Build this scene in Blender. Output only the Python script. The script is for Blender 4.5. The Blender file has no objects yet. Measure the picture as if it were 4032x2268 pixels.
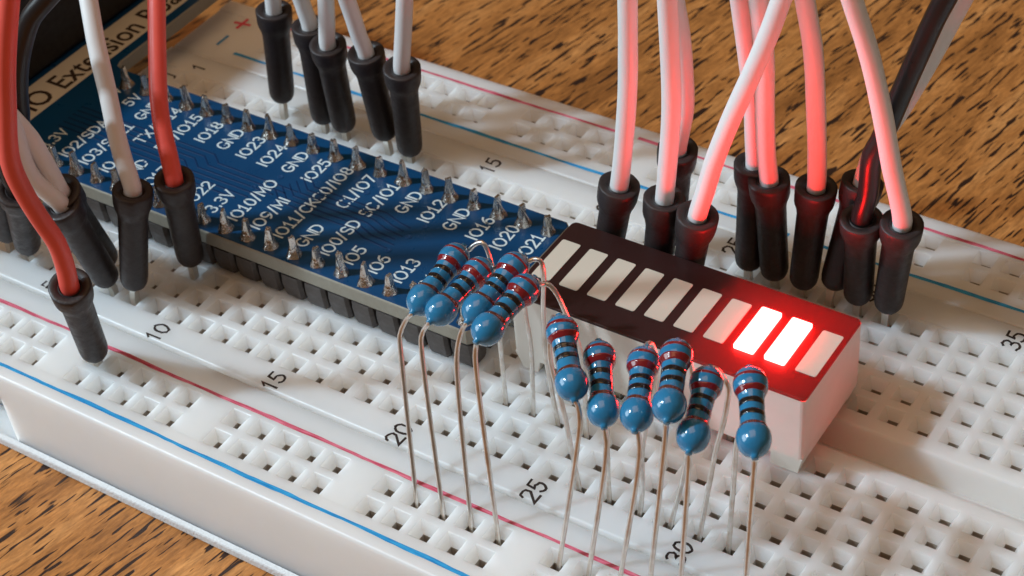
import bpy, bmesh, math, random
from mathutils import Vector, Matrix

# ---------------------------------------------------------------- units
# every length below is written in millimetres; U turns it into metres
U = 0.001
P = 2.54                      # hole pitch of the breadboard
rnd = random.Random(7)
scene = bpy.context.scene
COL = scene.collection

# ---------------------------------------------------------------- camera
cam_d = bpy.data.cameras.new('camera')
cam = bpy.data.objects.new('camera', cam_d)
COL.objects.link(cam)
CAM_R = ((0.8393309650640142, -0.30890729565999814, 0.44732517677047556),
         (0.5384779819672731, 0.5853479268751468, -0.6061429430748335),
         (-0.07459888753301745, 0.7496292998482612, 0.6576404175443006))
cam_m = Matrix(CAM_R).to_4x4()
cam_m.translation = Vector((121.374, -81.284, 106.1625)) * U
cam.matrix_world = cam_m
cam_d.sensor_fit = 'HORIZONTAL'
cam_d.angle_x = math.radians(30.584)
cam_d.clip_start = 0.005
cam_d.clip_end = 20.0
cam_d.dof.use_dof = True
cam_d.dof.focus_distance = 0.143
cam_d.dof.aperture_fstop = 100.0
scene.camera = cam

# ---------------------------------------------------------------- light
world = bpy.data.worlds.new('World')
scene.world = world
world.use_nodes = True
bg = world.node_tree.nodes['Background']
bg.inputs['Color'].default_value = (1.0, 0.66, 0.40, 1)
bg.inputs['Strength'].default_value = 0.11

def area_light(name, direction, dist, sx, sy, watts, colour):
    """a window-like lamp that shines on the middle of the scene"""
    d = bpy.data.lights.new(name, 'AREA')
    d.shape = 'RECTANGLE'
    d.size, d.size_y = sx, sy
    d.energy = watts
    d.color = colour
    o = bpy.data.objects.new(name, d)
    COL.objects.link(o)
    n = Vector(direction).normalized()
    o.location = Vector((60 * U, 15 * U, 0)) - n * dist
    o.rotation_euler = (-n).to_track_quat('Z', 'Y').to_euler()
    return o

# daylight from a window to the left of the board
area_light('window_light', (0.79, 0.50, -1.0), 1.3, 0.05, 0.10, 13.2, (0.70, 0.88, 1.0))
# the broad, lower window beside it
area_light('broad_window_light', (0.82, 0.56, -0.45), 0.70, 0.36, 0.30, 2.1, (0.74, 0.90, 1.0))

# added warm fill lamp overhead, standing in for bounce off an unseen ceiling
area_light('overhead_bounce_fill', (0.10, 0.08, -1.0), 1.1, 0.7, 0.7, 2.7, (1.0, 0.60, 0.32))

vs = scene.view_settings
vs.view_transform = 'Standard'
vs.look = 'None'
vs.exposure = 0.0
vs.gamma = 1.0
vs.use_curve_mapping = False
scene.render.engine = 'CYCLES'
scene.cycles.use_denoising = True
scene.cycles.max_bounces = 14
scene.cycles.diffuse_bounces = 12
scene.cycles.transmission_bounces = 12
scene.cycles.sample_clamp_indirect = 6.0

# ---------------------------------------------------------------- materials
def new_mat(name):
    m = bpy.data.materials.new(name)
    m.use_nodes = True
    return m, m.node_tree, m.node_tree.nodes['Principled BSDF']

def setp(b, **kw):
    names = dict(color='Base Color', rough='Roughness', metal='Metallic', spec='Specular IOR Level',
                 sss='Subsurface Weight', sss_r='Subsurface Radius', sss_s='Subsurface Scale',
                 coat='Coat Weight', coat_r='Coat Roughness', trans='Transmission Weight', ior='IOR',
                 emit='Emission Color', emit_s='Emission Strength')
    for k, v in kw.items():
        if k in ('color', 'emit'):
            v = tuple(v) + (1,)
        b.inputs[names[k]].default_value = v

def mm_coords(nt):
    """object coordinates in millimetres"""
    tc = nt.nodes.new('ShaderNodeTexCoord')
    mp = nt.nodes.new('ShaderNodeMapping')
    mp.inputs['Scale'].default_value = (1000, 1000, 1000)
    nt.links.new(tc.outputs['Object'], mp.inputs['Vector'])
    return mp

def noise(nt, vec, scale, detail=3, rough=0.55, dist=0.0):
    n = nt.nodes.new('ShaderNodeTexNoise')
    n.inputs['Scale'].default_value = scale
    n.inputs['Detail'].default_value = detail
    n.inputs['Roughness'].default_value = rough
    n.inputs['Distortion'].default_value = dist
    nt.links.new(vec, n.inputs['Vector'])
    return n

def ramp(nt, fac, stops):
    r = nt.nodes.new('ShaderNodeValToRGB')
    el = r.color_ramp.elements
    while len(el) < len(stops):
        el.new(0.5)
    for e, (p_, c_) in zip(el, stops):
        e.position = p_
        e.color = tuple(c_) + (1,) if len(c_) == 3 else c_
    nt.links.new(fac, r.inputs['Fac'])
    return r

def mix_rgb(nt, fac, a, b, mode='MIX'):
    m = nt.nodes.new('ShaderNodeMix')
    m.data_type = 'RGBA'
    m.blend_type = mode
    for sock, v in ((m.inputs[0], fac), (m.inputs[6], a), (m.inputs[7], b)):
        if hasattr(v, 'is_output'):
            nt.links.new(v, sock)
        elif isinstance(v, (int, float)):
            sock.default_value = v
        else:
            sock.default_value = tuple(v) + (1,)
    return m.outputs[2]

def bump(nt, b, height, strength, dist_mm):
    bp_ = nt.nodes.new('ShaderNodeBump')
    bp_.inputs['Strength'].default_value = strength
    bp_.inputs['Distance'].default_value = dist_mm * U
    nt.links.new(height, bp_.inputs['Height'])
    nt.links.new(bp_.outputs['Normal'], b.inputs['Normal'])

def rough_noise(nt, b, vec, scale, lo, hi):
    n = noise(nt, vec, scale, 4)
    mr = nt.nodes.new('ShaderNodeMapRange')
    mr.inputs['To Min'].default_value = lo
    mr.inputs['To Max'].default_value = hi
    mr.inputs['From Min'].default_value = 0.3
    mr.inputs['From Max'].default_value = 0.7
    nt.links.new(n.outputs['Fac'], mr.inputs['Value'])
    nt.links.new(mr.outputs['Result'], b.inputs['Roughness'])

MAT = {}

def plain(key, color, rough=0.5, spec=0.5, grain=None, **kw):
    m, nt, b = new_mat(key)
    setp(b, color=color, rough=rough, spec=spec, **kw)
    if grain:
        mp = mm_coords(nt)
        n = noise(nt, mp.outputs['Vector'], grain[0], 5)
        bump(nt, b, n.outputs['Fac'], grain[1], 0.1)
        n2 = noise(nt, mp.outputs['Vector'], grain[0] * 0.3, 4)
        c = mix_rgb(nt, n2.outputs['Fac'], tuple(x * 0.93 for x in color), tuple(min(1, x * 1.06) for x in color))
        nt.links.new(c, b.inputs['Base Color'])
        rough_noise(nt, b, mp.outputs['Vector'], grain[0] * 0.5, rough * 0.8, min(1, rough * 1.25))
    MAT[key] = m
    return m

# milky translucent plastic of the breadboard
m, nt, b = new_mat('milky_plastic')
mp = mm_coords(nt)
n = noise(nt, mp.outputs['Vector'], 0.35, 4)
c = mix_rgb(nt, n.outputs['Fac'], (0.87, 0.855, 0.825), (0.915, 0.905, 0.88))
nt.links.new(c, b.inputs['Base Color'])
setp(b, rough=0.36, spec=0.45, sss=1.0, sss_r=(1.0, 0.90, 0.80), sss_s=6.5 * U)
n = noise(nt, mp.outputs['Vector'], 9.0, 4)
bump(nt, b, n.outputs['Fac'], 0.12, 0.05)
rough_noise(nt, b, mp.outputs['Vector'], 1.2, 0.28, 0.45)
MAT['milky'] = m

plain('contact_metal', (0.48, 0.42, 0.36), 0.5, metal=0.3)
plain('foam', (0.74, 0.75, 0.76), 0.9, 0.2, grain=(5.0, 1.0))
plain('print_black', (0.035, 0.022, 0.018), 0.6, 0.3)
plain('silk_white', (0.62, 0.72, 0.76), 0.55, 0.3)
plain('band_white', (0.66, 0.62, 0.52), 0.6, 0.3, grain=(2.0, 0.1))
plain('trace', (0.002, 0.026, 0.090), 0.5, 0.2)
plain('pad_ring', (0.004, 0.05, 0.15), 0.4, 0.4)
plain('pcb_edge', (0.30, 0.28, 0.23), 0.55, 0.4, grain=(4.0, 0.6))
plain('header_plastic', (0.075, 0.064, 0.060), 0.5, 0.4, grain=(4.0, 0.25))
plain('connector_plastic', (0.010, 0.009, 0.010), 0.5, 0.4, grain=(3.0, 0.2))
plain('plug_plastic', (0.028, 0.020, 0.020), 0.48, 0.45, grain=(3.5, 0.3))
plain('wire_white', (0.80, 0.80, 0.80), 0.38, 0.5, grain=(0.7, 0.2))
plain('wire_red', (0.86, 0.11, 0.085), 0.38, 0.5, grain=(0.7, 0.2))
plain('wire_black', (0.012, 0.010, 0.011), 0.34, 0.5, grain=(1.2, 0.08))
plain('pin_metal', (0.72, 0.69, 0.64), 0.28, metal=1.0)
plain('led_housing', (0.76, 0.72, 0.66), 0.5, 0.4, grain=(1.5, 0.04))
m = MAT['led_housing']                                         # the thin white walls let a little red out
nt = m.node_tree
tr = nt.nodes.new('ShaderNodeBsdfTranslucent')
tr.inputs['Color'].default_value = (0.9, 0.8, 0.7, 1)
ms = nt.nodes.new('ShaderNodeMixShader')
ms.inputs[0].default_value = 0.035
nt.links.new(nt.nodes['Principled BSDF'].outputs[0], ms.inputs[1])
nt.links.new(tr.outputs[0], ms.inputs[2])
nt.links.new(ms.outputs[0], nt.nodes['Material Output'].inputs['Surface'])
m, nt, b = new_mat('led_face_film')
setp(b, color=(0.035, 0.012, 0.011), rough=0.42, spec=0.45)
mp = mm_coords(nt)
rough_noise(nt, b, mp.outputs['Vector'], 3.0, 0.34, 0.5)
tr = nt.nodes.new('ShaderNodeBsdfTranslucent')                 # dark film that lets some red through
tr.inputs['Color'].default_value = (0.30, 0.003, 0.004, 1)
ms = nt.nodes.new('ShaderNodeMixShader')
ms.inputs[0].default_value = 0.25
nt.links.new(b.outputs[0], ms.inputs[1])
nt.links.new(tr.outputs[0], ms.inputs[2])
nt.links.new(ms.outputs[0], nt.nodes['Material Output'].inputs['Surface'])
MAT['led_face'] = m
plain('led_segment', (0.62, 0.56, 0.47), 0.42, 0.45)
plain('red_ink', (0.72, 0.07, 0.13), 0.5, 0.3)
plain('blue_ink', (0.02, 0.27, 0.62), 0.5, 0.3)

m, nt, b = new_mat('lit_segment')
setp(b, color=(0.5, 0.05, 0.03), rough=0.4, emit=(1.0, 0.0135, 0.0125), emit_s=120.0)
MAT['led_lit'] = m

# printed rail stripes: uneven marker-like ink
def ink_line(key, c0, c1):
    m, nt, b = new_mat(key)
    mp = mm_coords(nt)
    st = nt.nodes.new('ShaderNodeMapping')
    st.inputs['Scale'].default_value = (0.5, 6.0, 1.0)
    nt.links.new(mp.outputs['Vector'], st.inputs['Vector'])
    n = noise(nt, st.outputs['Vector'], 1.0, 5, 0.65)
    r = ramp(nt, n.outputs['Fac'], [(0.36, c0), (0.62, c1)])
    nt.links.new(r.outputs['Color'], b.inputs['Base Color'])
    setp(b, rough=0.45, spec=0.4)
    MAT[key] = m
ink_line('red_line', (0.50, 0.03, 0.08), (0.80, 0.22, 0.30))
ink_line('blue_line', (0.010, 0.22, 0.55), (0.045, 0.42, 0.78))

# blue solder mask
m, nt, b = new_mat('solder_mask')
mp = mm_coords(nt)
n = noise(nt, mp.outputs['Vector'], 0.12, 3)
c = mix_rgb(nt, n.outputs['Fac'], (0.003, 0.042, 0.120), (0.004, 0.060, 0.165))
nt.links.new(c, b.inputs['Base Color'])
setp(b, rough=0.3, spec=0.28)
n = noise(nt, mp.outputs['Vector'], 2.5, 4)
bump(nt, b, n.outputs['Fac'], 0.08, 0.05)
rough_noise(nt, b, mp.outputs['Vector'], 0.6, 0.25, 0.40)
MAT['solder_mask'] = m

# solder with tarnish and flux
m, nt, b = new_mat('solder')
mp = mm_coords(nt)
n = noise(nt, mp.outputs['Vector'], 1.6, 4)
r = ramp(nt, n.outputs['Fac'], [(0.36, (0.28, 0.18, 0.11)), (0.46, (0.62, 0.58, 0.54)), (0.72, (0.80, 0.78, 0.75))])
nt.links.new(r.outputs['Color'], b.inputs['Base Color'])
setp(b, metal=1.0, rough=0.24)
bump(nt, b, n.outputs['Fac'], 0.6, 0.25)
MAT['solder'] = m

# tinned copper leads
m, nt, b = new_mat('lead_metal')
mp = mm_coords(nt)
n = noise(nt, mp.outputs['Vector'], 0.9, 4)
r = ramp(nt, n.outputs['Fac'], [(0.3, (0.64, 0.56, 0.49)), (0.6, (0.80, 0.77, 0.73))])
nt.links.new(r.outputs['Color'], b.inputs['Base Color'])
setp(b, metal=1.0, rough=0.34)
bump(nt, b, n.outputs['Fac'], 0.25, 0.1)
MAT['lead'] = m

# lacquered resistor body and its colour bands
def lacquer(key, c0, c1):
    m, nt, b = new_mat(key)
    mp = mm_coords(nt)
    n = noise(nt, mp.outputs['Vector'], 0.8, 4)
    c = mix_rgb(nt, n.outputs['Fac'], c0, c1)
    nt.links.new(c, b.inputs['Base Color'])
    setp(b, rough=0.16, spec=0.5, coat=0.6, coat_r=0.06)
    n = noise(nt, mp.outputs['Vector'], 1.6, 2)
    bump(nt, b, n.outputs['Fac'], 0.18, 0.2)
    MAT[key] = m
lacquer('resistor_blue', (0.017, 0.15, 0.31), (0.028, 0.22, 0.41))
lacquer('band_red', (0.15, 0.006, 0.010), (0.25, 0.011, 0.015))
lacquer('band_black', (0.008, 0.006, 0.006), (0.018, 0.010, 0.009))
lacquer('band_brown', (0.085, 0.018, 0.010), (0.13, 0.028, 0.015))

# dark-pored wooden table
m, nt, b = new_mat('wood')
mp = mm_coords(nt)
rot_ = nt.nodes.new('ShaderNodeMapping')
rot_.inputs['Rotation'].default_value = (0, 0, math.radians(-(90 - 11.0)))
nt.links.new(mp.outputs['Vector'], rot_.inputs['Vector'])          # x now runs along the grain
def stretched(sx, sy):
    s_ = nt.nodes.new('ShaderNodeMapping')
    s_.inputs['Scale'].default_value = (sx, sy, 1)
    nt.links.new(rot_.outputs['Vector'], s_.inputs['Vector'])
    return s_.outputs['Vector']
n1 = noise(nt, stretched(0.045, 0.22), 1.0, 5, 0.6, 0.6)
base = ramp(nt, n1.outputs['Fac'], [(0.30, (0.29, 0.108, 0.024)), (0.50, (0.51, 0.205, 0.052)), (0.72, (0.70, 0.325, 0.105))])
n2 = noise(nt, stretched(0.5, 2.6), 1.0, 4, 0.7, 0.4)
fib = ramp(nt, n2.outputs['Fac'], [(0.3, (0.50, 0.48, 0.46)), (0.68, (1.16, 1.16, 1.16))])
col = mix_rgb(nt, 1.0, base.outputs['Color'], fib.outputs['Color'], 'MULTIPLY')
n3 = noise(nt, stretched(0.27, 2.1), 1.0, 1.6, 0.45, 0.2)
pore = ramp(nt, n3.outputs['Fac'], [(0.388, (1, 1, 1)), (0.412, (0, 0, 0))])
n4 = noise(nt, stretched(0.09, 1.1), 1.0, 3.0, 0.55, 0.4)
crack = ramp(nt, n4.outputs['Fac'], [(0.315, (1, 1, 1)), (0.345, (0, 0, 0))])
mx = nt.nodes.new('ShaderNodeMath')
mx.operation = 'MAXIMUM'
nt.links.new(pore.outputs['Color'], mx.inputs[0])
nt.links.new(crack.outputs['Color'], mx.inputs[1])
col = mix_rgb(nt, mx.outputs[0], col, (0.028, 0.010, 0.005))
nt.links.new(col, b.inputs['Base Color'])
setp(b, rough=0.5, spec=0.4)
inv = nt.nodes.new('ShaderNodeMath')
inv.operation = 'MULTIPLY_ADD'
inv.inputs[1].default_value = -1.0
nt.links.new(mx.outputs[0], inv.inputs[0])
nt.links.new(n2.outputs['Fac'], inv.inputs[2])
bump(nt, b, inv.outputs[0], 0.5, 0.15)
MAT['wood'] = m

# ---------------------------------------------------------------- mesh helpers (millimetres in, metres out)
def mesh_obj(name, verts, faces, mat, parent=None, smooth=False, mat_idx=None, origin=(0, 0, 0), sharp=None):
    me = bpy.data.meshes.new(name)
    o_ = Vector(origin)
    me.from_pydata([tuple((Vector(v) - o_) * U) for v in verts], [], faces)
    mats = mat if isinstance(mat, (list, tuple)) else [mat]
    for k in mats:
        me.materials.append(MAT[k])
    if mat_idx:
        me.polygons.foreach_set('material_index', mat_idx)
    me.validate()
    bm = bmesh.new()
    bm.from_mesh(me)
    bmesh.ops.remove_doubles(bm, verts=bm.verts, dist=1e-7)
    bmesh.ops.recalc_face_normals(bm, faces=bm.faces)
    bm.to_mesh(me)
    bm.free()
    if smooth:
        me.polygons.foreach_set('use_smooth', [True] * len(me.polygons))
        if sharp:
            me.set_sharp_from_angle(angle=math.radians(sharp))
    return link(me, name, parent, origin)

def link(me, name, parent=None, origin=(0, 0, 0)):
    o = bpy.data.objects.new(name, me)
    COL.objects.link(o)
    if parent is not None:
        o.parent = parent
        base_ = parent
        off = Vector((0, 0, 0))
        while base_ is not None:
            off += base_.location
            base_ = base_.parent
        o.location = Vector(origin) * U - off
    else:
        o.location = Vector(origin) * U
    return o

def empty(name, loc, label, category, group=None):
    o = bpy.data.objects.new(name, None)
    o.empty_display_size = 0.005
    COL.objects.link(o)
    o.location = Vector(loc) * U
    tag(o, label, category, group)
    return o

def tag(o, label, category, group=None):
    o['label'] = label
    o['category'] = category
    if group:
        o['group'] = group

def box_vf(x0, x1, y0, y1, z0, z1):
    v = [(x0, y0, z0), (x1, y0, z0), (x1, y1, z0), (x0, y1, z0), (x0, y0, z1), (x1, y0, z1), (x1, y1, z1), (x0, y1, z1)]
    f = [(0, 3, 2, 1), (4, 5, 6, 7), (0, 1, 5, 4), (1, 2, 6, 5), (2, 3, 7, 6), (3, 0, 4, 7)]
    return v, f

def bevel_obj(o, w, seg=2, ang=40):
    md = o.modifiers.new('bevel', 'BEVEL')
    md.width = w * U
    md.segments = seg
    md.limit_method = 'ANGLE'
    md.angle_limit = math.radians(ang)
    return o

def prism_vf(poly, z0, z1):
    n = len(poly)
    v = [(x, y, z0) for x, y in poly] + [(x, y, z1) for x, y in poly]
    f = [tuple(range(n - 1, -1, -1)), tuple(range(n, 2 * n))]
    f += [(i, (i + 1) % n, n + (i + 1) % n, n + i) for i in range(n)]
    return v, f

def round_rect(x0, x1, y0, y1, r, seg=4):
    pts = []
    for cx, cy, a0 in ((x1 - r, y0 + r, -90), (x1 - r, y1 - r, 0), (x0 + r, y1 - r, 90), (x0 + r, y0 + r, 180)):
        for i in range(seg + 1):
            a = math.radians(a0 + 90 * i / seg)
            pts.append((cx + r * math.cos(a), cy + r * math.sin(a)))
    return pts

def frame_of(axis):
    a = Vector(axis).normalized()
    h = Vector((0, 0, 1)) if abs(a.z) < 0.9 else Vector((1, 0, 0))
    x = h.cross(a).normalized()
    return x, a.cross(x), a

def lathe_vf(base, axis, prof, n=20, jit=0.0, seed=0):
    """prof: (distance along axis, radius); closed at both ends"""
    x, y, a = frame_of(axis)
    B = Vector(base)
    r_ = random.Random(seed)
    ph = [r_.uniform(-jit, jit) for _ in range(n)]
    v, f = [], []
    for d, r in prof:
        for i in range(n):
            t = 2 * math.pi * i / n
            k = 1 + ph[i]
            v.append(B + a * d + (x * math.cos(t) + y * math.sin(t)) * r * k)
    for j in range(len(prof) - 1):
        for i in range(n):
            i2 = (i + 1) % n
            f.append((j * n + i, j * n + i2, (j + 1) * n + i2, (j + 1) * n + i))
    f.append(tuple(range(n - 1, -1, -1)))
    f.append(tuple(range((len(prof) - 1) * n, len(prof) * n)))
    return v, f

def smooth_path(pts, step):
    """Catmull-Rom through the points, about one sample every step"""
    P_ = [Vector(q) for q in pts]
    P_ = [P_[0] * 2 - P_[1]] + P_ + [P_[-1] * 2 - P_[-2]]
    out = []
    for i in range(1, len(P_) - 2):
        p0, p1, p2, p3 = P_[i - 1:i + 3]
        def tj(ti, a, b_):
            return ti + max((b_ - a).length, 1e-4) ** 0.5
        t0 = 0.0
        t1 = tj(t0, p0, p1)
        t2 = tj(t1, p1, p2)
        t3 = tj(t2, p2, p3)
        n = max(2, int((p2 - p1).length / step))
        for k in range(n):
            t = t1 + (t2 - t1) * k / n
            a1 = p0 * ((t1 - t) / (t1 - t0)) + p1 * ((t - t0) / (t1 - t0))
            a2 = p1 * ((t2 - t) / (t2 - t1)) + p2 * ((t - t1) / (t2 - t1))
            a3 = p2 * ((t3 - t) / (t3 - t2)) + p3 * ((t - t2) / (t3 - t2))
            b1 = a1 * ((t2 - t) / (t2 - t0)) + a2 * ((t - t0) / (t2 - t0))
            b2 = a2 * ((t3 - t) / (t3 - t1)) + a3 * ((t - t1) / (t3 - t1))
            out.append(b1 * ((t2 - t) / (t2 - t1)) + b2 * ((t - t1) / (t2 - t1)))
    out.append(P_[-2])
    return out

def tube_vf(path, r, n=12, wob=0.0, seed=0):
    v, f = [], []
    m_ = len(path)
    tang = [(path[min(i + 1, m_ - 1)] - path[max(i - 1, 0)]).normalized() for i in range(m_)]
    x = frame_of(tang[0])[0]
    r_ = random.Random(seed)
    ph = r_.uniform(0, 6)
    for i in range(m_):
        x = (x - tang[i] * x.dot(tang[i])).normalized()
        y = tang[i].cross(x)
        rr = r * (1 + wob * math.sin(i * 0.7 + ph) * math.sin(i * 0.23 + ph))
        for j in range(n):
            t = 2 * math.pi * j / n
            v.append(path[i] + (x * math.cos(t) + y * math.sin(t)) * rr)
    for i in range(m_ - 1):
        for j in range(n):
            j2 = (j + 1) % n
            f.append((i * n + j, i * n + j2, (i + 1) * n + j2, (i + 1) * n + j))
    f.append(tuple(range(n - 1, -1, -1)))
    f.append(tuple(range((m_ - 1) * n, m_ * n)))
    return v, f

_dg = None
def text_mesh(name, body, mat, parent, u, v, z, height, width=None, align='CENTER', extrude=0.02, bold=0.0):
    """flat print: baseline runs along +y, letters' tops point to -x; (u, v) in mm is the middle of the
    letters' height and, by align, their start, middle or end"""
    cu = bpy.data.curves.new(name, 'FONT')
    cu.body = body
    cu.size = 1.0
    cu.offset = bold
    cu.resolution_u = 3
    tmp = bpy.data.objects.new(name, cu)
    COL.objects.link(tmp)
    dg = bpy.context.evaluated_depsgraph_get()
    me = bpy.data.meshes.new_from_object(tmp.evaluated_get(dg))
    bpy.data.objects.remove(tmp)
    bpy.data.curves.remove(cu)
    xs = [q.co.x for q in me.vertices]
    ys = [q.co.y for q in me.vertices]
    w0, h0 = max(xs) - min(xs), max(ys) - min(ys)
    sy = height / h0
    sx = (width / w0) if width else sy
    cx = {'CENTER': (max(xs) + min(xs)) / 2, 'LEFT': min(xs), 'RIGHT': max(xs)}[align]
    cy = (max(ys) + min(ys)) / 2
    for q in me.vertices:
        X, Y = (q.co.x - cx) * sx, (q.co.y - cy) * sy
        q.co = Vector((-Y, X, 0)) * U
    me.name = name
    me.materials.clear()
    me.materials.append(MAT[mat])
    return link(me, name, parent, (u, v, z))

# ---------------------------------------------------------------- drawn lettering (strokes on a unit-high cell)
def arc(cx, cy, rx, ry, a0, a1, n=10):
    return [(cx + rx * math.cos(math.radians(a0 + (a1 - a0) * i / n)), cy + ry * math.sin(math.radians(a0 + (a1 - a0) * i / n))) for i in range(n + 1)]
GLYPH = {
    '0': (0.58, [arc(.29, .5, .29, .5, 90, 450, 18)]),
    '1': (0.46, [[(0.04, .76), (.23, 1), (.23, 0)], [(0.02, 0), (.44, 0)]]),
    '2': (0.58, [arc(.29, .71, .28, .29, 170, -25, 10) + [(.0, .0), (.58, .0)]]),
    '3': (0.56, [arc(.26, .755, .26, .245, 150, -80, 9) + arc(.26, .26, .29, .26, 80, -150, 10)]),
    '4': (0.62, [[(.44, 0), (.44, 1), (.0, .30), (.62, .30)]]),
    '5': (0.56, [[(.52, 1), (.10, 1), (.06, .56)] + arc(.25, .31, .30, .31, 120, -145, 10)]),
    '6': (0.58, [arc(.55, .42, .55, .58, 105, 180, 7) + arc(.29, .30, .28, .30, 180, 540, 14)]),
    '7': (0.56, [[(0, 1), (.56, 1), (.18, 0)]]),
    '8': (0.58, [arc(.29, .74, .24, .26, 90, 450, 14), arc(.29, .25, .29, .25, 90, 450, 14)]),
    '9': (0.58, [arc(.29, .70, .28, .30, 0, 360, 14) + arc(.03, .58, .54, .58, 12, -75, 7)]),
    'I': (0.14, [[(.07, 0), (.07, 1)]]),
    'O': (0.76, [arc(.38, .5, .38, .5, 90, 450, 20)]),
    'G': (0.74, [arc(.38, .5, .38, .5, 50, 330, 14) + [(.73, .45), (.42, .45)]]),
    'N': (0.66, [[(0, 0), (0, 1), (.66, 0), (.66, 1)]]),
    'D': (0.66, [[(0, 0), (0, 1)] + arc(.22, .5, .44, .5, 90, -90, 12) + [(0, 0)]]),
    'T': (0.66, [[(0, 1), (.66, 1)], [(.33, 1), (.33, 0)]]),
    'X': (0.66, [[(0, 1), (.66, 0)], [(.66, 1), (0, 0)]]),
    'R': (0.62, [[(0, 0), (0, 1)] + arc(.30, .74, .28, .26, 90, -90, 8) + [(0, .48)], [(.28, .48), (.62, 0)]]),
    'S': (0.60, [arc(.30, .75, .28, .25, 30, 270, 10) + arc(.30, .25, .30, .25, 90, -150, 10)]),
    'C': (0.70, [arc(.38, .5, .38, .5, 45, 315, 14)]),
    'A': (0.70, [[(0, 0), (.35, 1), (.70, 0)], [(.13, .34), (.57, .34)]]),
    'L': (0.54, [[(0, 1), (0, 0), (.54, 0)]]),
    'K': (0.62, [[(0, 1), (0, 0)], [(.58, 1), (0, .40)], [(.20, .58), (.62, 0)]]),
    'M': (0.80, [[(0, 0), (.06, 1), (.40, .25), (.74, 1), (.80, 0)]]),
    'V': (0.70, [[(0, 1), (.35, 0), (.70, 1)]]),
    '/': (0.36, [[(0, -.08), (.36, 1.08)]]),
    '.': (0.16, [[(.08, -.02), (.08, .14)]]),
    'j': (0.30, [[(.22, .66), (.22, -.1), (.0, -.2)], [(.22, .86), (.22, .98)]]),
}
def stroke_text(name, body, mat, parent, u, v, z, height, pen, align='CENTER', gap=0.22, shaky=0.0, foot=True, seed=0):
    """lettering drawn with a pen: baseline along +y, letters' tops towards -x"""
    r_ = random.Random(str(seed) + body)
    lines, x = [], 0.0
    for ch in body:
        w, st = GLYPH[ch]
        for k, pl in enumerate(st):
            if ch == '1' and not foot and k == 1:
                continue
            lines.append([(x + a + r_.uniform(-shaky, shaky), b_ + r_.uniform(-shaky, shaky)) for a, b_ in pl])
        x += w + gap
    x -= gap
    ox = {'CENTER': x / 2, 'LEFT': 0.0, 'RIGHT': x}[align]
    verts, faces = [], []
    hw = pen / height / 2
    for k, pl in enumerate(lines):
        closed = math.dist(pl[0], pl[-1]) < 1e-6
        n0 = len(verts)
        m_ = len(pl)
        for i in range(m_):
            a = pl[i - 1] if i > 0 else (pl[-2] if closed else pl[0])
            c_ = pl[i + 1] if i < m_ - 1 else (pl[1] if closed else pl[-1])
            b_ = pl[i]
            d1 = Vector((b_[0] - a[0], b_[1] - a[1]))
            d2 = Vector((c_[0] - b_[0], c_[1] - b_[1]))
            if d1.length < 1e-9:
                d1 = d2
            if d2.length < 1e-9:
                d2 = d1
            d1.normalize()
            d2.normalize()
            n_ = Vector((-(d1 + d2).y, (d1 + d2).x))
            n_ = n_.normalized() if n_.length > 1e-6 else Vector((-d1.y, d1.x))
            mit = hw / max(0.45, n_.dot(Vector((-d1.y, d1.x))))
            mit *= 1 + r_.uniform(-shaky, shaky) * 4
            ex = Vector((0, 0))
            if not closed and i == 0:
                ex = -d2 * hw * 0.8
            if not closed and i == m_ - 1:
                ex = d1 * hw * 0.8
            for s_ in (-1, 1):
                q = Vector(b_) + n_ * mit * s_ + ex
                verts.append((-(q.y - 0.5) * height, (q.x - ox) * height, 0.003 * k))
        for i in range(m_ - 1):
            a = n0 + 2 * i
            faces.append((a, a + 1, a + 3, a + 2))
    me = bpy.data.meshes.new(name)
    me.from_pydata([tuple(Vector(q) * U) for q in verts], [], faces)
    me.materials.append(MAT[mat])
    return link(me, name, parent, (u, v, z))

# ================================================================ the table
TZ = -9.5
tv, tf = box_vf(-700, 800, -500, 900, TZ - 25, TZ)
table = mesh_obj('table_top', tv, tf, 'wood', origin=(60, 15, TZ))
table['kind'] = 'structure'
table['label'] = 'brown wooden table top with dark pores'

# ================================================================ the breadboard
bb = empty('breadboard', (30 * P, 5.5 * P, TZ), 'long white breadboard with red and blue rail stripes on the wooden table', 'breadboard')
H = 0.90                                                     # half width of a hole opening
X0, X1 = -1.0 * P, 64.6 * P

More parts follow.
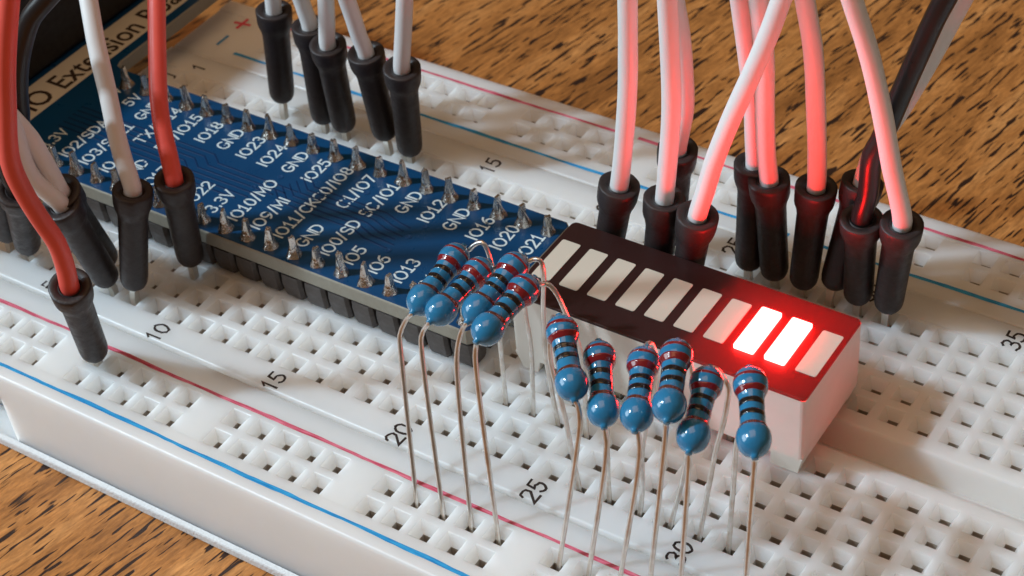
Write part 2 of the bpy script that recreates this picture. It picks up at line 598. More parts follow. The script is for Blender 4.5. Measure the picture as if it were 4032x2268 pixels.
def board_piece(name, profile, rows, parent, du=0.0, cols=range(1, 64), skip=None, notch=None):
    """profile: (y, z) points from the near bottom edge over the top to the far bottom edge; rows: hole rows (y)"""
    prof = list(profile)
    cells = {}
    for r in rows:
        for y in (r - H, r + H):
            if not any(abs(q[0] - y) < 1e-6 for q in prof):
                prof.append((y, 0.0))
    # keep the walls (equal y) in order: sort only the top points that lie between the first and last row edges
    lo, hi = min(r - H for r in rows), max(r + H for r in rows)
    pre = [q for q in profile if q[0] < lo - 1e-6 and q in profile[:len(profile) // 2 + 1] or (q[0] < lo - 1e-6)]
    post = [q for q in profile if q[0] > hi + 1e-6]
    mid = sorted(q for q in prof if lo - 1e-6 <= q[0] <= hi + 1e-6)
    if any(q[1] < -0.5 for q in profile if lo < q[0] < hi):   # a trench runs between the rows: keep its wall order
        trench = [q for q in profile if lo < q[0] < hi]
        t0, t1 = trench[0][0], trench[-1][0]
        edges = [(y, 0.0) for r in rows for y in (r - H, r + H)]
        mid = sorted(q for q in edges if q[0] < t0) + trench + sorted(q for q in edges if q[0] > t1)
    prof = pre + mid + post
    xs = [X0]
    for c_ in cols:
        xs += [(c_ + du) * P - H, (c_ + du) * P + H]
    xs.append(X1)
    verts, faces, mi = [], [], []
    idx = {}
    def V(ix, ip):
        if (ix, ip) not in idx:
            idx[(ix, ip)] = len(verts)
            verts.append((xs[ix], prof[ip][0], prof[ip][1]))
        return idx[(ix, ip)]
    hole_i = {}
    notch_ix = []
    for r in rows:
        for ip in range(len(prof) - 1):
            if abs(prof[ip][0] - (r - H)) < 1e-6 and abs(prof[ip + 1][0] - (r + H)) < 1e-6:
                hole_i[ip] = r
    for ix in range(len(xs) - 1):
        col = None
        if ix % 2 == 1 and ix < len(xs) - 1:
            col = list(cols)[(ix - 1) // 2]
        for ip in range(len(prof) - 1):
            if col is not None and ip in hole_i and not (skip and skip(col)):
                cx, cy = (xs[ix] + xs[ix + 1]) / 2, hole_i[ip]
                ring = [V(ix, ip), V(ix + 1, ip), V(ix + 1, ip + 1), V(ix, ip + 1)]
                rings = ((0.03, H - 0.04), (0.30, H - 0.13), (0.68, 0.62), (1.06, 0.42), (2.4, 0.38))
                for z_, h_ in rings:
                    nw = []
                    jx, jy = rnd.uniform(-.025, .025), rnd.uniform(-.025, .025)
                    for sx, sy in ((-1, -1), (1, -1), (1, 1), (-1, 1)):
                        nw.append(len(verts))
                        verts.append((cx + jx + sx * h_, cy + jy + sy * h_, -z_))
                    for q in range(4):
                        faces.append((ring[q], ring[(q + 1) % 4], nw[(q + 1) % 4], nw[q]))
                        mi.append(0 if z_ < 2 else 1)
                    ring = nw
                faces.append(tuple(ring))
                mi.append(1)
            elif notch and ip == 0 and xs[ix] > notch[0] - 0.01 and xs[ix + 1] < notch[1] + 0.01:
                notch_ix.append(ix)                          # the dovetail recess in the side wall
            else:
                faces.append((V(ix, ip), V(ix + 1, ip), V(ix + 1, ip + 1), V(ix, ip + 1)))
                mi.append(0)
    if notch_ix:
        a_, b_ = notch_ix[0], notch_ix[-1] + 1
        yb = prof[0][0] + 2.6
        k = len(verts)
        verts += [(xs[a_] + 0.5, yb, prof[0][1]), (xs[b_] - 0.5, yb, prof[0][1]), (xs[b_] - 0.5, yb, prof[1][1] - 0.2), (xs[a_] + 0.5, yb, prof[1][1] - 0.2)]
        faces += [(k, k + 1, k + 2, k + 3), (V(a_, 0), k, k + 3, V(a_, 1)), (V(b_, 0), k + 1, k + 2, V(b_, 1)),
                  (V(a_, 1),) + tuple(V(q, 1) for q in range(a_ + 1, b_)) + (V(b_, 1), k + 2, k + 3)]
        mi += [0, 0, 0, 0]
    for ix in (0, len(xs) - 1):
        faces.append(tuple(V(ix, ip) for ip in range(len(prof))))
        mi.append(0)
    faces.append((V(0, 0), V(len(xs) - 1, 0), V(len(xs) - 1, len(prof) - 1), V(0, len(prof) - 1)))
    mi.append(0)
    return mesh_obj(name, verts, faces, ['milky', 'contact_metal'], parent, mat_idx=mi, origin=(30 * P, sum(rows) / len(rows), 0))

def rounded(y, z, r, kind, seg=4):
    """points of a rounded edge at (y, z): 'near' turns from wall up to top, 'far' from top to wall"""
    pts = []
    for i in range(seg + 1):
        a = math.pi / 2 * i / seg
        if kind == 'near':
            pts.append((y + r - r * math.cos(a), z - r + r * math.sin(a)))
        else:
            pts.append((y - r + r * math.sin(a), z - r + r * math.cos(a)))
    return pts

BOT = -8.5
SEAM_N, SEAM_F = -1.46 * P, 12.62 * P
LIP = 0.14
# middle block: number strip, five rows, trench, five rows, number strip
r_lo, r_hi = [i * P for i in range(5)], [i * P for i in range(7, 12)]
mid_prof = [(SEAM_N + 0.16, BOT)] + rounded(SEAM_N + 0.16, LIP, 0.22, 'near') + [(-H - 0.16, LIP), (-H - 0.06, 0.0)] \
    + rounded(4.92 * P, 0, 0.25, 'far') + [(4.94 * P, -3.2), (6.06 * P, -3.2)] + rounded(6.08 * P, 0, 0.25, 'near') \
    + [(11 * P + H + 0.06, 0.0), (11 * P + H + 0.16, LIP)] + rounded(SEAM_F - 0.16, LIP, 0.22, 'far') + [(SEAM_F - 0.16, BOT)]
board_piece('terminal_block', mid_prof, r_lo + r_hi, bb)
near_edge, far_edge = -5.27 * P, 16.42 * P
gap = lambda c_: c_ % 6 == 2
q_n = [-3.92 * P, -2.95 * P]
near_prof = [(near_edge + 0.35, BOT), (near_edge + 0.12, -3.0)] + rounded(near_edge, LIP, 0.34, 'near') + [(q_n[0] - H - 0.16, LIP), (q_n[0] - H - 0.06, 0.0),
             (q_n[1] + H + 0.10, 0.0)] + rounded(SEAM_N - 0.02, 0, 0.25, 'far') + [(SEAM_N - 0.02, BOT)]
board_piece('power_rail', near_prof, q_n, bb, du=-0.08, cols=range(3, 62), skip=gap, notch=(6.0, 16.0))
q_f = [14.22 * P, 15.20 * P]
far_prof = [(SEAM_F + 0.02, BOT)] + rounded(SEAM_F + 0.02, 0, 0.25, 'near') + [(q_f[1] + H + 0.06, 0.0), (q_f[1] + H + 0.16, LIP)] \
    + rounded(far_edge, LIP, 0.34, 'far') + [(far_edge - 0.35, BOT)]
board_piece('power_rail', far_prof, q_f, bb, du=-0.28, cols=range(3, 62), skip=gap)
# white foam tape under the board
fv, ff = box_vf(X0 + 0.2, X1 - 0.2, near_edge - 0.12, far_edge + 0.1, TZ, BOT - 0.002)
bevel_obj(mesh_obj('foam_backing', fv, ff, 'foam', bb, origin=(30 * P, 5.5 * P, TZ)), 0.2)

# printed rail stripes: hand-wavy ribbons lying 0.02 mm on the plastic
def stripe(v_, z_, mat, u0, u1, w=0.34, breaks=()):
    n = int((u1 - u0) * 3)
    verts, faces = [], []
    for i in range(n + 1):
        u = (u0 + (u1 - u0) * i / n) * P
        wob = 0.035 * math.sin(i * 0.21 + v_) + 0.02 * math.sin(i * 0.77) + rnd.uniform(-.018, .018)
        ww = w * (0.5 + 0.09 * math.sin(i * 0.33 + v_ * 3) + rnd.uniform(-.05, .05))
        verts += [(u, v_ * P + wob - ww, z_), (u, v_ * P + wob + ww, z_)]
    for i in range(n):
        if i in breaks:
            continue
        faces.append((2 * i, 2 * i + 2, 2 * i + 3, 2 * i + 1))
    return mesh_obj('printed_stripe', verts, faces, mat, bb, origin=(30 * P, v_ * P, z_))
stripe(-2.37, 0.015, 'red_line', 1.2, 63.2, 0.34)
stripe(-4.77, LIP + 0.015, 'blue_line', 1.2, 63.2, 0.35)
stripe(13.33, 0.015, 'blue_line', 1.6, 63.2, 0.36, breaks=(74, 75, 101))
stripe(15.72, LIP + 0.015, 'red_line', 1.6, 63.2, 0.34, breaks=(51, 73, 74))
for num in [1] + list(range(5, 64, 5)):
    stroke_text('printed_number', str(num), 'print_black', bb, (num - 0.02) * P, -1.03 * P, LIP + 0.015, 1.45, 0.21, shaky=0.03, foot=False, seed=1)
    stroke_text('printed_number', str(num), 'print_black', bb, (num + 0.02) * P, 11.84 * P, LIP + 0.015, 1.45, 0.21, shaky=0.03, foot=False, seed=2)
# plus and minus signs at the end of the far rail
def bar(name, u, v_, lu, lv, ang, mat):
    a = math.radians(ang)
    pts = []
    for x, y in ((-lu, -lv), (lu, -lv), (lu, lv), (-lu, lv)):
        pts.append((u * P + x * math.cos(a) - y * math.sin(a), v_ * P + x * math.sin(a) + y * math.cos(a), LIP * 0 + 0.02))
    return pts
def sign(bars, mat, u, v_):
    verts, faces = [], []
    for k, (lu, lv, ang) in enumerate(bars):
        q = bar('', u, v_, lu, lv, ang, mat)
        verts += [(x, y, z + 0.006 * k) for x, y, z in q]
        faces.append(tuple(range(4 * k, 4 * k + 4)))
    mesh_obj('printed_sign', verts, faces, mat, bb, origin=(u * P, v_ * P, 0.02))
sign([(1.0, 0.18, 8), (0.18, 1.0, 0)], 'red_ink', 0.54, 15.2)
sign([(0.16, 0.95, 0)], 'blue_ink', 0.57, 13.88)
sign([(1.0, 0.18, 8), (0.18, 1.0, 0)], 'red_ink', 0.45, -2.4)
sign([(0.16, 0.95, 0)], 'blue_ink', 0.45, -4.4)
stroke_text('printed_letter', 'j', 'print_black', bb, 0.2 * P, 10.95 * P, 0.015, 1.2, 0.2)

# ================================================================ the blue extension board
PZ0, PZ1 = 2.52, 4.10
V0, V1 = 2.55 * P, 8.80 * P
eb = empty('extension_board', (8 * P, 5.5 * P, 0), 'blue T-shaped circuit board with rows of solder joints plugged into the breadboard', 'circuit board')
HX = -0.33 * P                                            # right edge of the wide head
hv0, hv1 = -5.2 * P, 16.2 * P
outline = [(-12 * P, hv0 + 2), (-12 * P + 2, hv0), (HX - 1, hv0), (HX, hv0 + 1), (HX, V0 - 0.9), (HX + 0.26, V0 - 0.26), (HX + 0.9, V0),
           (20.47 * P - 0.5, V0), (20.47 * P, V0 + 0.5), (20.47 * P, V1 - 0.5), (20.47 * P - 0.5, V1),
           (HX + 0.9, V1), (HX + 0.26, V1 + 0.26), (HX, V1 + 0.9), (HX, hv1 - 1), (HX - 1, hv1), (-12 * P + 2, hv1), (-12 * P, hv1 - 2)]
pv, pf = prism_vf(outline, PZ0, PZ1)
pcb = mesh_obj('board_plate', pv, pf, ['solder_mask', 'pcb_edge'], eb, mat_idx=[0, 0] + [1] * (len(pf) - 2), origin=(8 * P, 5.5 * P, PZ0))
bevel_obj(pcb, 0.22, 3, 60)

# 2 x 20 pin headers: every plastic block and every solder joint is its own piece
hb_v = []
hb_f = []
def header_block_mesh():
    z0, z1 = 0.03, PZ0 - 0.01
    rings = [(z0, 1.02, 0.92), (0.35, 1.12, 1.02), (1.5, 1.16, 1.17), (z1, 1.10, 1.17)]
    v, f = [], []
    for z, a, b_ in rings:
        c_ = 0.28
        poly = [(-a + c_, -b_), (a - c_, -b_), (a, -b_ + c_), (a, b_ - c_), (a - c_, b_), (-a + c_, b_), (-a, b_ - c_), (-a, -b_ + c_)]
        v += [(x, y, z) for x, y in poly]
    for j in range(len(rings) - 1):
        for i in range(8):
            f.append((j * 8 + i, j * 8 + (i + 1) % 8, (j + 1) * 8 + (i + 1) % 8, (j + 1) * 8 + i))
    f.append(tuple(range(7, -1, -1)))
    f.append(tuple(range(24, 32)))
    return v, f
hbv, hbf = header_block_mesh()
hb_first = mesh_obj('header_block', hbv, hbf, 'header_plastic', eb)
hb_me = hb_first.data
bpy.data.objects.remove(hb_first)
def joint_vf(seed):
    r_ = random.Random(seed)
    k = r_.uniform(0.92, 1.12)
    hgt = r_.uniform(0.9, 1.12)
    lean = Vector((r_.uniform(-.08, .08), r_.uniform(-.06, .1), 1))
    prof = [(0.0, 0.76 * k), (0.10, 0.73 * k), (0.32, 0.58 * k), (0.7, 0.44 * k), (1.15 * hgt, 0.34), (1.55 * hgt, 0.26), (1.9 * hgt, 0.19), (2.1 * hgt, 0.08)]
    v, f = lathe_vf((0, 0, 0), lean, prof, 12, 0.10, seed)
    n = len(v)
    # the clipped end of the pin sticks out beside the cone
    a = r_.uniform(-.3, .3)
    off = Vector((0.30, -0.05, 0))
    bv_, bf_ = box_vf(-.13, .13, -.27, .27, 0.2, 2.05 * hgt + r_.uniform(-.1, .2))
    for q in bv_:
        p_ = Vector(q)
        v.append(Vector((p_.x * math.cos(a) - p_.y * math.sin(a), p_.x * math.sin(a) + p_.y * math.cos(a), p_.z)) + off * (1 - p_.z * 0.32))
    f += [tuple(i + n for i in q) for q in bf_]
    return v, f
joint_me = []
for s in range(8):
    jv, jf = joint_vf(s + 3)
    o = mesh_obj('solder_joint', jv, jf, 'solder', eb, smooth=True, sharp=50)
    joint_me.append(o.data)
    bpy.data.objects.remove(o)
for row in (3, 8):
    for c_ in range(1, 21):
        link(hb_me, 'header_block', eb, (c_ * P, row * P, 0))
        o = link(joint_me[rnd.randrange(8)], 'solder_joint', eb, (c_ * P, row * P, PZ1 - 0.02))
        o.rotation_euler = (0, 0, rnd.uniform(-.5, .5))
NEAR = ['3.3V', 'IO2/SDA1', 'IO3/SCL1', 'IO4', 'GND', 'IO17', 'IO27', 'IO22', '3.3V', 'IO10/MO', 'IO9/MI', 'IO11/CK', 'GND', 'IO0/SD', 'IO5', 'IO6', 'IO13', 'IO19', 'IO26', 'GND']
FAR = ['5V', '5V', 'GND', 'TX/IO14', 'RX/IO15', 'IO18', 'GND', 'IO23', 'IO24', 'GND', 'IO25', 'C0/IO8', 'C1/IO7', 'SC/IO1', 'GND', 'IO12', 'GND', 'IO16', 'IO20', 'IO21']
for i, s in enumerate(NEAR):
    stroke_text('printed_label', s, 'silk_white', eb, (i + 1 - 0.16) * P, 3.50 * P, PZ1 + 0.02, 1.16, 0.185, 'LEFT', shaky=0.012, seed=i)
for i, s in enumerate(FAR):
    stroke_text('printed_label', s, 'silk_white', eb, (i + 1 - 0.16) * P, 7.70 * P, PZ1 + 0.02, 1.16, 0.185, 'RIGHT', shaky=0.012, seed=i)
# white title band across the wide head
bvv, bff = prism_vf([(-2.40 * P, 3.2 * P), (-0.80 * P, 2.4 * P), (-0.80 * P, 15.2 * P), (-2.40 * P, 14.6 * P)], PZ1 + 0.005, PZ1 + 0.03)
mesh_obj('title_band', bvv, bff, 'band_white', eb, origin=(-1.6 * P, 9 * P, PZ1))
text_mesh('printed_title', 'GPIO Extension Board', 'print_black', eb, -1.52 * P, 3.50 * P, PZ1 + 0.05, 2.75, 28.6, 'LEFT', bold=0.012)
# copper tracks under the mask
def track(pts, w=0.11):
    verts, faces = [], []
    for i, (x, y) in enumerate(pts):
        verts += [(x, y - w, PZ1 + 0.006), (x, y + w, PZ1 + 0.006), (x, y - w * .6, PZ1 + 0.028), (x, y + w * .6, PZ1 + 0.028)]
    for i in range(len(pts) - 1):
        a, b_ = 4 * i, 4 * i + 4
        faces += [(a, b_, b_ + 2, a + 2), (a + 2, b_ + 2, b_ + 3, a + 3), (a + 3, b_ + 3, b_ + 1, a + 1)]
    mesh_obj('copper_track', verts, faces, 'trace', eb, origin=(pts[0][0], pts[0][1], PZ1))
for i in range(6):
    y = (4.85 + 0.26 * i) * P
    e_ = (5.6 + 0.26 * i) * P
    track([(0.4 * P, y), (e_, y), (e_ + 1.2, y - 0.9), (e_ + (3.6 + 0.1 * i) * P, y - 0.9)])
for i in range(6):
    y = (5.05 + 0.25 * i) * P
    s_ = (10.2 + 0.12 * i) * P
    track([(s_, y + 1.2), (s_ + 1.4, y), (14.0 * P + 0.25 * i, y), (14.6 * P + 0.3 * i, y - 0.55), (15.6 * P + (0.3 if i % 2 else 0.0), y - 0.75)])
via_v, via_f = lathe_vf((0, 0, 0), (0, 0, 1), [(0, 0.30), (0.03, 0.30), (0.035, 0.16), (0.01, 0.13)], 12)
via_o = mesh_obj('via', via_v, via_f, 'pad_ring', eb)
via_me = via_o.data
bpy.data.objects.remove(via_o)
for x, y in ((15.7, 4.7), (15.9, 5.6), (16.1, 6.3), (9.4, 5.3), (9.9, 6.2), (4.9, 4.6), (3.1, 6.9), (13.2, 6.9), (18.3, 5.4), (19.4, 4.4), (10.6, 4.9), (6.9, 6.7)):
    link(via_me, 'via', eb, (x * P, y * P, PZ1 + 0.004))
for i in range(0):
    track([((15.9 + 0.02 * i) * P, (5.7 - 0.3 * i) * P), ((16.2 + 0.02 * i) * P, (5.7 - 0.3 * i) * P)], 0.2)
# the black flat-cable socket on the head
cv_, cf_ = box_vf(-8.2 * P, -2.62 * P, -4.4 * P, 15.4 * P, PZ1, PZ1 + 8.6)
sock = bevel_obj(mesh_obj('cable_socket', cv_, cf_, 'connector_plastic', eb, origin=(-5 * P, 5.5 * P, PZ1)), 0.4)
cv_, cf_ = box_vf(-7.9 * P, -2.9 * P, -3.8 * P, 14.8 * P, PZ1 + 8.6, PZ1 + 17.2)
bevel_obj(mesh_obj('cable_plug', cv_, cf_, 'connector_plastic', eb, origin=(-5 * P, 5.5 * P, PZ1 + 8.6)), 0.5)

# ================================================================ the LED bar graph
LU0, LU1, LV0, LV1, LZ = 21.50 * P, 31.70 * P, 3.43 * P, 7.36 * P, 8.0
led = empty('led_bar_graph', ((LU0 + LU1) / 2, (LV0 + LV1) / 2, 0), 'white LED bar graph with black face and two glowing red segments', 'LED bar')
def housing_vf():
    v, f = prism_vf(round_rect(LU0, LU1, LV0, LV1, 0.35, 3), 1.25, LZ - 0.22)
    del f[1]                                                # open towards the face: the reflector cavity
    def add(bv, bf):
        n = len(v)
        v.extend(bv)
        f.extend(tuple(i + n for i in q) for q in bf)
    for ua, ub in ((LU0 + 0.02, LU0 + 2.5), (LU1 - 2.7, LU1 - 0.02)):
        for va, vb in ((LV0 + 0.01, LV0 + 1.5), (LV1 - 1.5, LV1 - 0.01)):
            poly = [(ua, va), (ub, va), (ub, vb), (ua, vb)]
            n = len(v)
            top = 1.6
            for (x, y), k in zip(poly, (1, 1, 1, 1)):
                v.append((x, y, top))
            ins = 0.45 if ua < (LU0 + LU1) / 2 else 0.0
            v.extend([(ua + ins * 1.6, va, 0.0), (ub - 0.35, va, 0.0), (ub - 0.35, vb - 0.1, 0.25), (ua + ins * 1.6, vb - 0.1, 0.25)])
            f.extend(tuple(i + n for i in q) for q in [(0, 1, 2, 3), (7, 6, 5, 4), (0, 4, 5, 1), (1, 5, 6, 2), (2, 6, 7, 3), (3, 7, 4, 0)])
    return v, f
hv_, hf_ = housing_vf()
bevel_obj(mesh_obj('housing', hv_, hf_, 'led_housing', led, origin=((LU0 + LU1) / 2, (LV0 + LV1) / 2, 0)), 0.06)
fv_, ff_ = prism_vf(round_rect(LU0 - 0.01, LU1 + 0.01, LV0 - 0.01, LV1 + 0.01, 0.5, 4), LZ - 0.218, LZ)
del ff_[0]
bevel_obj(mesh_obj('face_plate', fv_, ff_, 'led_face', led, origin=((LU0 + LU1) / 2, (LV0 + LV1) / 2, LZ)), 0.08)
sv_, sf_ = prism_vf(round_rect(-0.86, 0.86, -2.48, 2.48, 0.16, 3), 0.0, 0.06)
seg_o = mesh_obj('segment', sv_, sf_, 'led_segment', led)
seg_me = seg_o.data
bpy.data.objects.remove(seg_o)
lit_me = seg_me.copy()
for q in lit_me.vertices:
    if q.co.z > 1e-5:
        q.co.z = 0.30 * U
lit_me.materials[0] = MAT['led_lit']
for i in range(10):
    lit = i in (7, 8)
    o = link(lit_me if lit else seg_me, 'segment', led, ((22.03 + 1.02 * i) * P, 5.41 * P, LZ + 0.002))
    if lit:
        o['label'] = 'glowing red segment, nearly white'
for i in range(1, 7):  # unseen dark baffles, added to keep red glow off the unlit end
    wv_, wf_ = box_vf((22.03 + 1.02 * (i - 0.5)) * P - 0.1, (22.03 + 1.02 * (i - 0.5)) * P + 0.1, LV0 + 0.3, LV1 - 0.3, 1.4, LZ - 0.45)
    mesh_obj('light_baffle', wv_, wf_, 'header_plastic', led, origin=((22.03 + 1.02 * (i - 0.5)) * P, 5.41 * P, 1.4))
# the light of the two burning dies inside the housing
for i in (7, 8):
    d = bpy.data.lights.new('led_die', 'POINT')
    d.energy = 0.0016
    d.color = (1.0, 0.02, 0.02)
    d.shadow_soft_size = 0.4 * U
    o = bpy.data.objects.new('led_die', d)
    COL.objects.link(o)
    o.parent = led
    o.location = Vector(((22.03 + 1.02 * i) * P, 5.41 * P, 5.6)) * U - led.location
pinv, pinf = box_vf(-0.25, 0.25, -0.13, 0.13, -3.0, 1.2)
pin_me = None
for row in (4, 7):
    for c_ in range(22, 32):
        if pin_me is None:
            o = mesh_obj('pin', pinv, pinf, 'pin_metal', led)
            pin_me = o.data
            bpy.data.objects.remove(o)
        link(pin_me, 'pin', led, (c_ * P, row * P, 0))

# ================================================================ the resistors
JUMPERS = [
    ('F1', 'white', [15.24, 27.94, 0.0], [16.28, 28.12, 12.2], [[16.22, 28.08, 13.22]]),
    ('F2', 'white', [20.32, 27.94, 0.0], [20.67, 27.85, 11.9], [[20.51, 27.72, 13.58], [20.38, 27.63, 14.66]]),
    ('F3', 'white', [22.86, 27.94, 0.0], [23.73, 26.48, 11.6], [[23.95, 26.64, 13.92], [24.13, 26.78, 16.21]]),
    ('F4', 'white', [27.94, 27.94, 0.0], [27.94, 26.68, 11.8], [[27.65, 26.47, 13.6], [27.45, 26.32, 15.48], [27.2, 26.13, 17.45]]),
    ('F5', 'white', [30.48, 27.94, 0.0], [32.05, 26.53, 11.5], [[32.48, 26.86, 15.14], [32.88, 27.15, 18.47]]),
    ('G1', 'white', [55.88, 20.32, 0.0], [58.19, 20.32, 12.0], [[58.7, 20.7, 17.35], [58.99, 20.91, 21.5], [59.12, 21.01, 25.52], [59.21, 21.07, 29.41]]),
    ('G2', 'white', [60.96, 20.32, 0.0], [62.27, 20.51, 12.0], [[62.84, 20.93, 20.67], [62.83, 20.93, 25.71], [62.74, 20.86, 30.53]]),
    ('G3', 'white', [58.42, 27.94, 0.0], [60.08, 26.65, 12.0], [[60.6, 27.04, 15.98], [60.56, 27.01, 20.25], [60.36, 26.86, 23.88], [60.09, 26.66, 26.43]]),
    ('G4', 'white', [63.5, 20.32, 0.0], [65.66, 19.8, 12.0], [[66.24, 20.23, 14.77], [66.68, 20.55, 16.98], [67.68, 21.29, 20.71], [69.15, 22.37, 25.46], [70.07, 23.05, 28.69], [70.68, 23.5, 31.24]]),
    ('G5', 'white', [66.04, 27.94, 0.0], [66.6, 27.79, 12.0], [[66.52, 27.73, 14.86], [66.4, 27.63, 18.51], [65.99, 27.33, 23.23], [65.71, 27.13, 26.09], [65.55, 27.01, 27.77]]),
    ('G6', 'white', [68.58, 27.94, 0.0], [68.45, 26.66, 11.8], [[68.29, 26.54, 13.81], [68.12, 26.41, 18.67], [68.05, 26.36, 23.32], [67.8, 26.18, 26.7], [67.59, 26.03, 28.91]]),
    ('G7', 'white', [71.12, 27.94, 0.0], [72.22, 27.53, 11.8], [[72.21, 27.52, 14.51], [72.01, 27.37, 19.33], [71.67, 27.12, 25.08], [71.08, 26.69, 29.51]]),
    ('G8b', 'white', [73.66, 27.94, 0.0], [75.47, 29.2, 12.3], [[75.68, 29.35, 13.38], [75.99, 29.59, 15.16], [77.59, 30.76, 19.12], [78.91, 31.74, 22.78], [80.76, 33.1, 28.53]]),
    ('G8', 'black', [76.2, 27.94, 0.0], [76.8, 26.19, 11.2], [[77.12, 26.43, 13.86], [77.24, 26.52, 17.44], [77.67, 26.83, 18.66], [78.55, 27.48, 22.19], [79.59, 28.25, 26.32], [80.43, 28.87, 29.5], [80.86, 29.18, 30.83]]),
    ('G9', 'white', [78.74, 27.94, 0.0], [80.01, 26.62, 11.6], [[79.06, 25.92, 17.41], [78.32, 25.38, 22.13], [77.27, 24.61, 27.77], [76.09, 23.74, 32.63]]),
    ('L4', 'red', [22.86, 5.08, 0.0], [24.43, 4.06, 11.8], [[23.46, 4.98, 13.24], [22.35, 5.99, 14.86], [21.02, 7.56, 16.78], [19.43, 9.96, 19.22], [17.41, 13.11, 22.22]]),
    ('L3', 'white', [20.32, 0.0, 0.0], [22.25, 1.28, 11.8], [[21.36, 1.9, 14.04], [20.51, 2.58, 15.95], [18.87, 4.18, 18.81], [16.88, 5.99, 21.74], [14.99, 7.97, 24.51]]),
    ('L2', 'white', [17.78, 0.0, 0.0], [18.06, -3.04, 11.8], [[17.4, -3.53, 12.37], [16.86, -3.93, 14.39], [16.5, -4.19, 16.72], [16.52, -4.18, 19.8], [16.3, -4.34, 22.26]]),
    ('L2b', 'white', [15.24, 2.41, 0.0], [17.48, -2.22, 12.4], [[17.25, -2.38, 14.01], [16.93, -2.62, 15.97], [16.57, -2.89, 17.97], [15.86, -3.41, 20.05], [15.3, -3.83, 21.6]]),
    ('L5', 'red', [22.68, -7.49, 0.0], [25.78, -10.31, 11.6], [[25.87, -10.25, 13.35], [25.74, -10.34, 13.24], [25.79, -10.31, 16.01], [25.18, -10.76, 18.83], [24.71, -11.1, 21.55], [24.55, -11.23, 24.16], [25.44, -10.57, 29.84], [25.98, -10.17, 32.62], [26.6, -9.71, 35.31], [27.28, -9.21, 37.92]]),
    ('L1a', 'black', [5.08, 0.0, 0.0], [9.37, -1.87, 11.5], [[9.28, -1.94, 13.4], [9.61, -1.69, 16.12]]),
    ('L1b', 'black', [7.62, 0.0, 0.0], [13.24, -3.29, 11.8], [[13.1, -3.39, 14.34], [14.79, -2.15, 18.5], [15.27, -1.79, 21.49], [15.77, -1.42, 23.82], [16.58, -0.82, 26.28], [17.55, -0.1, 28.43], [18.66, 0.71, 29.74]]),
]
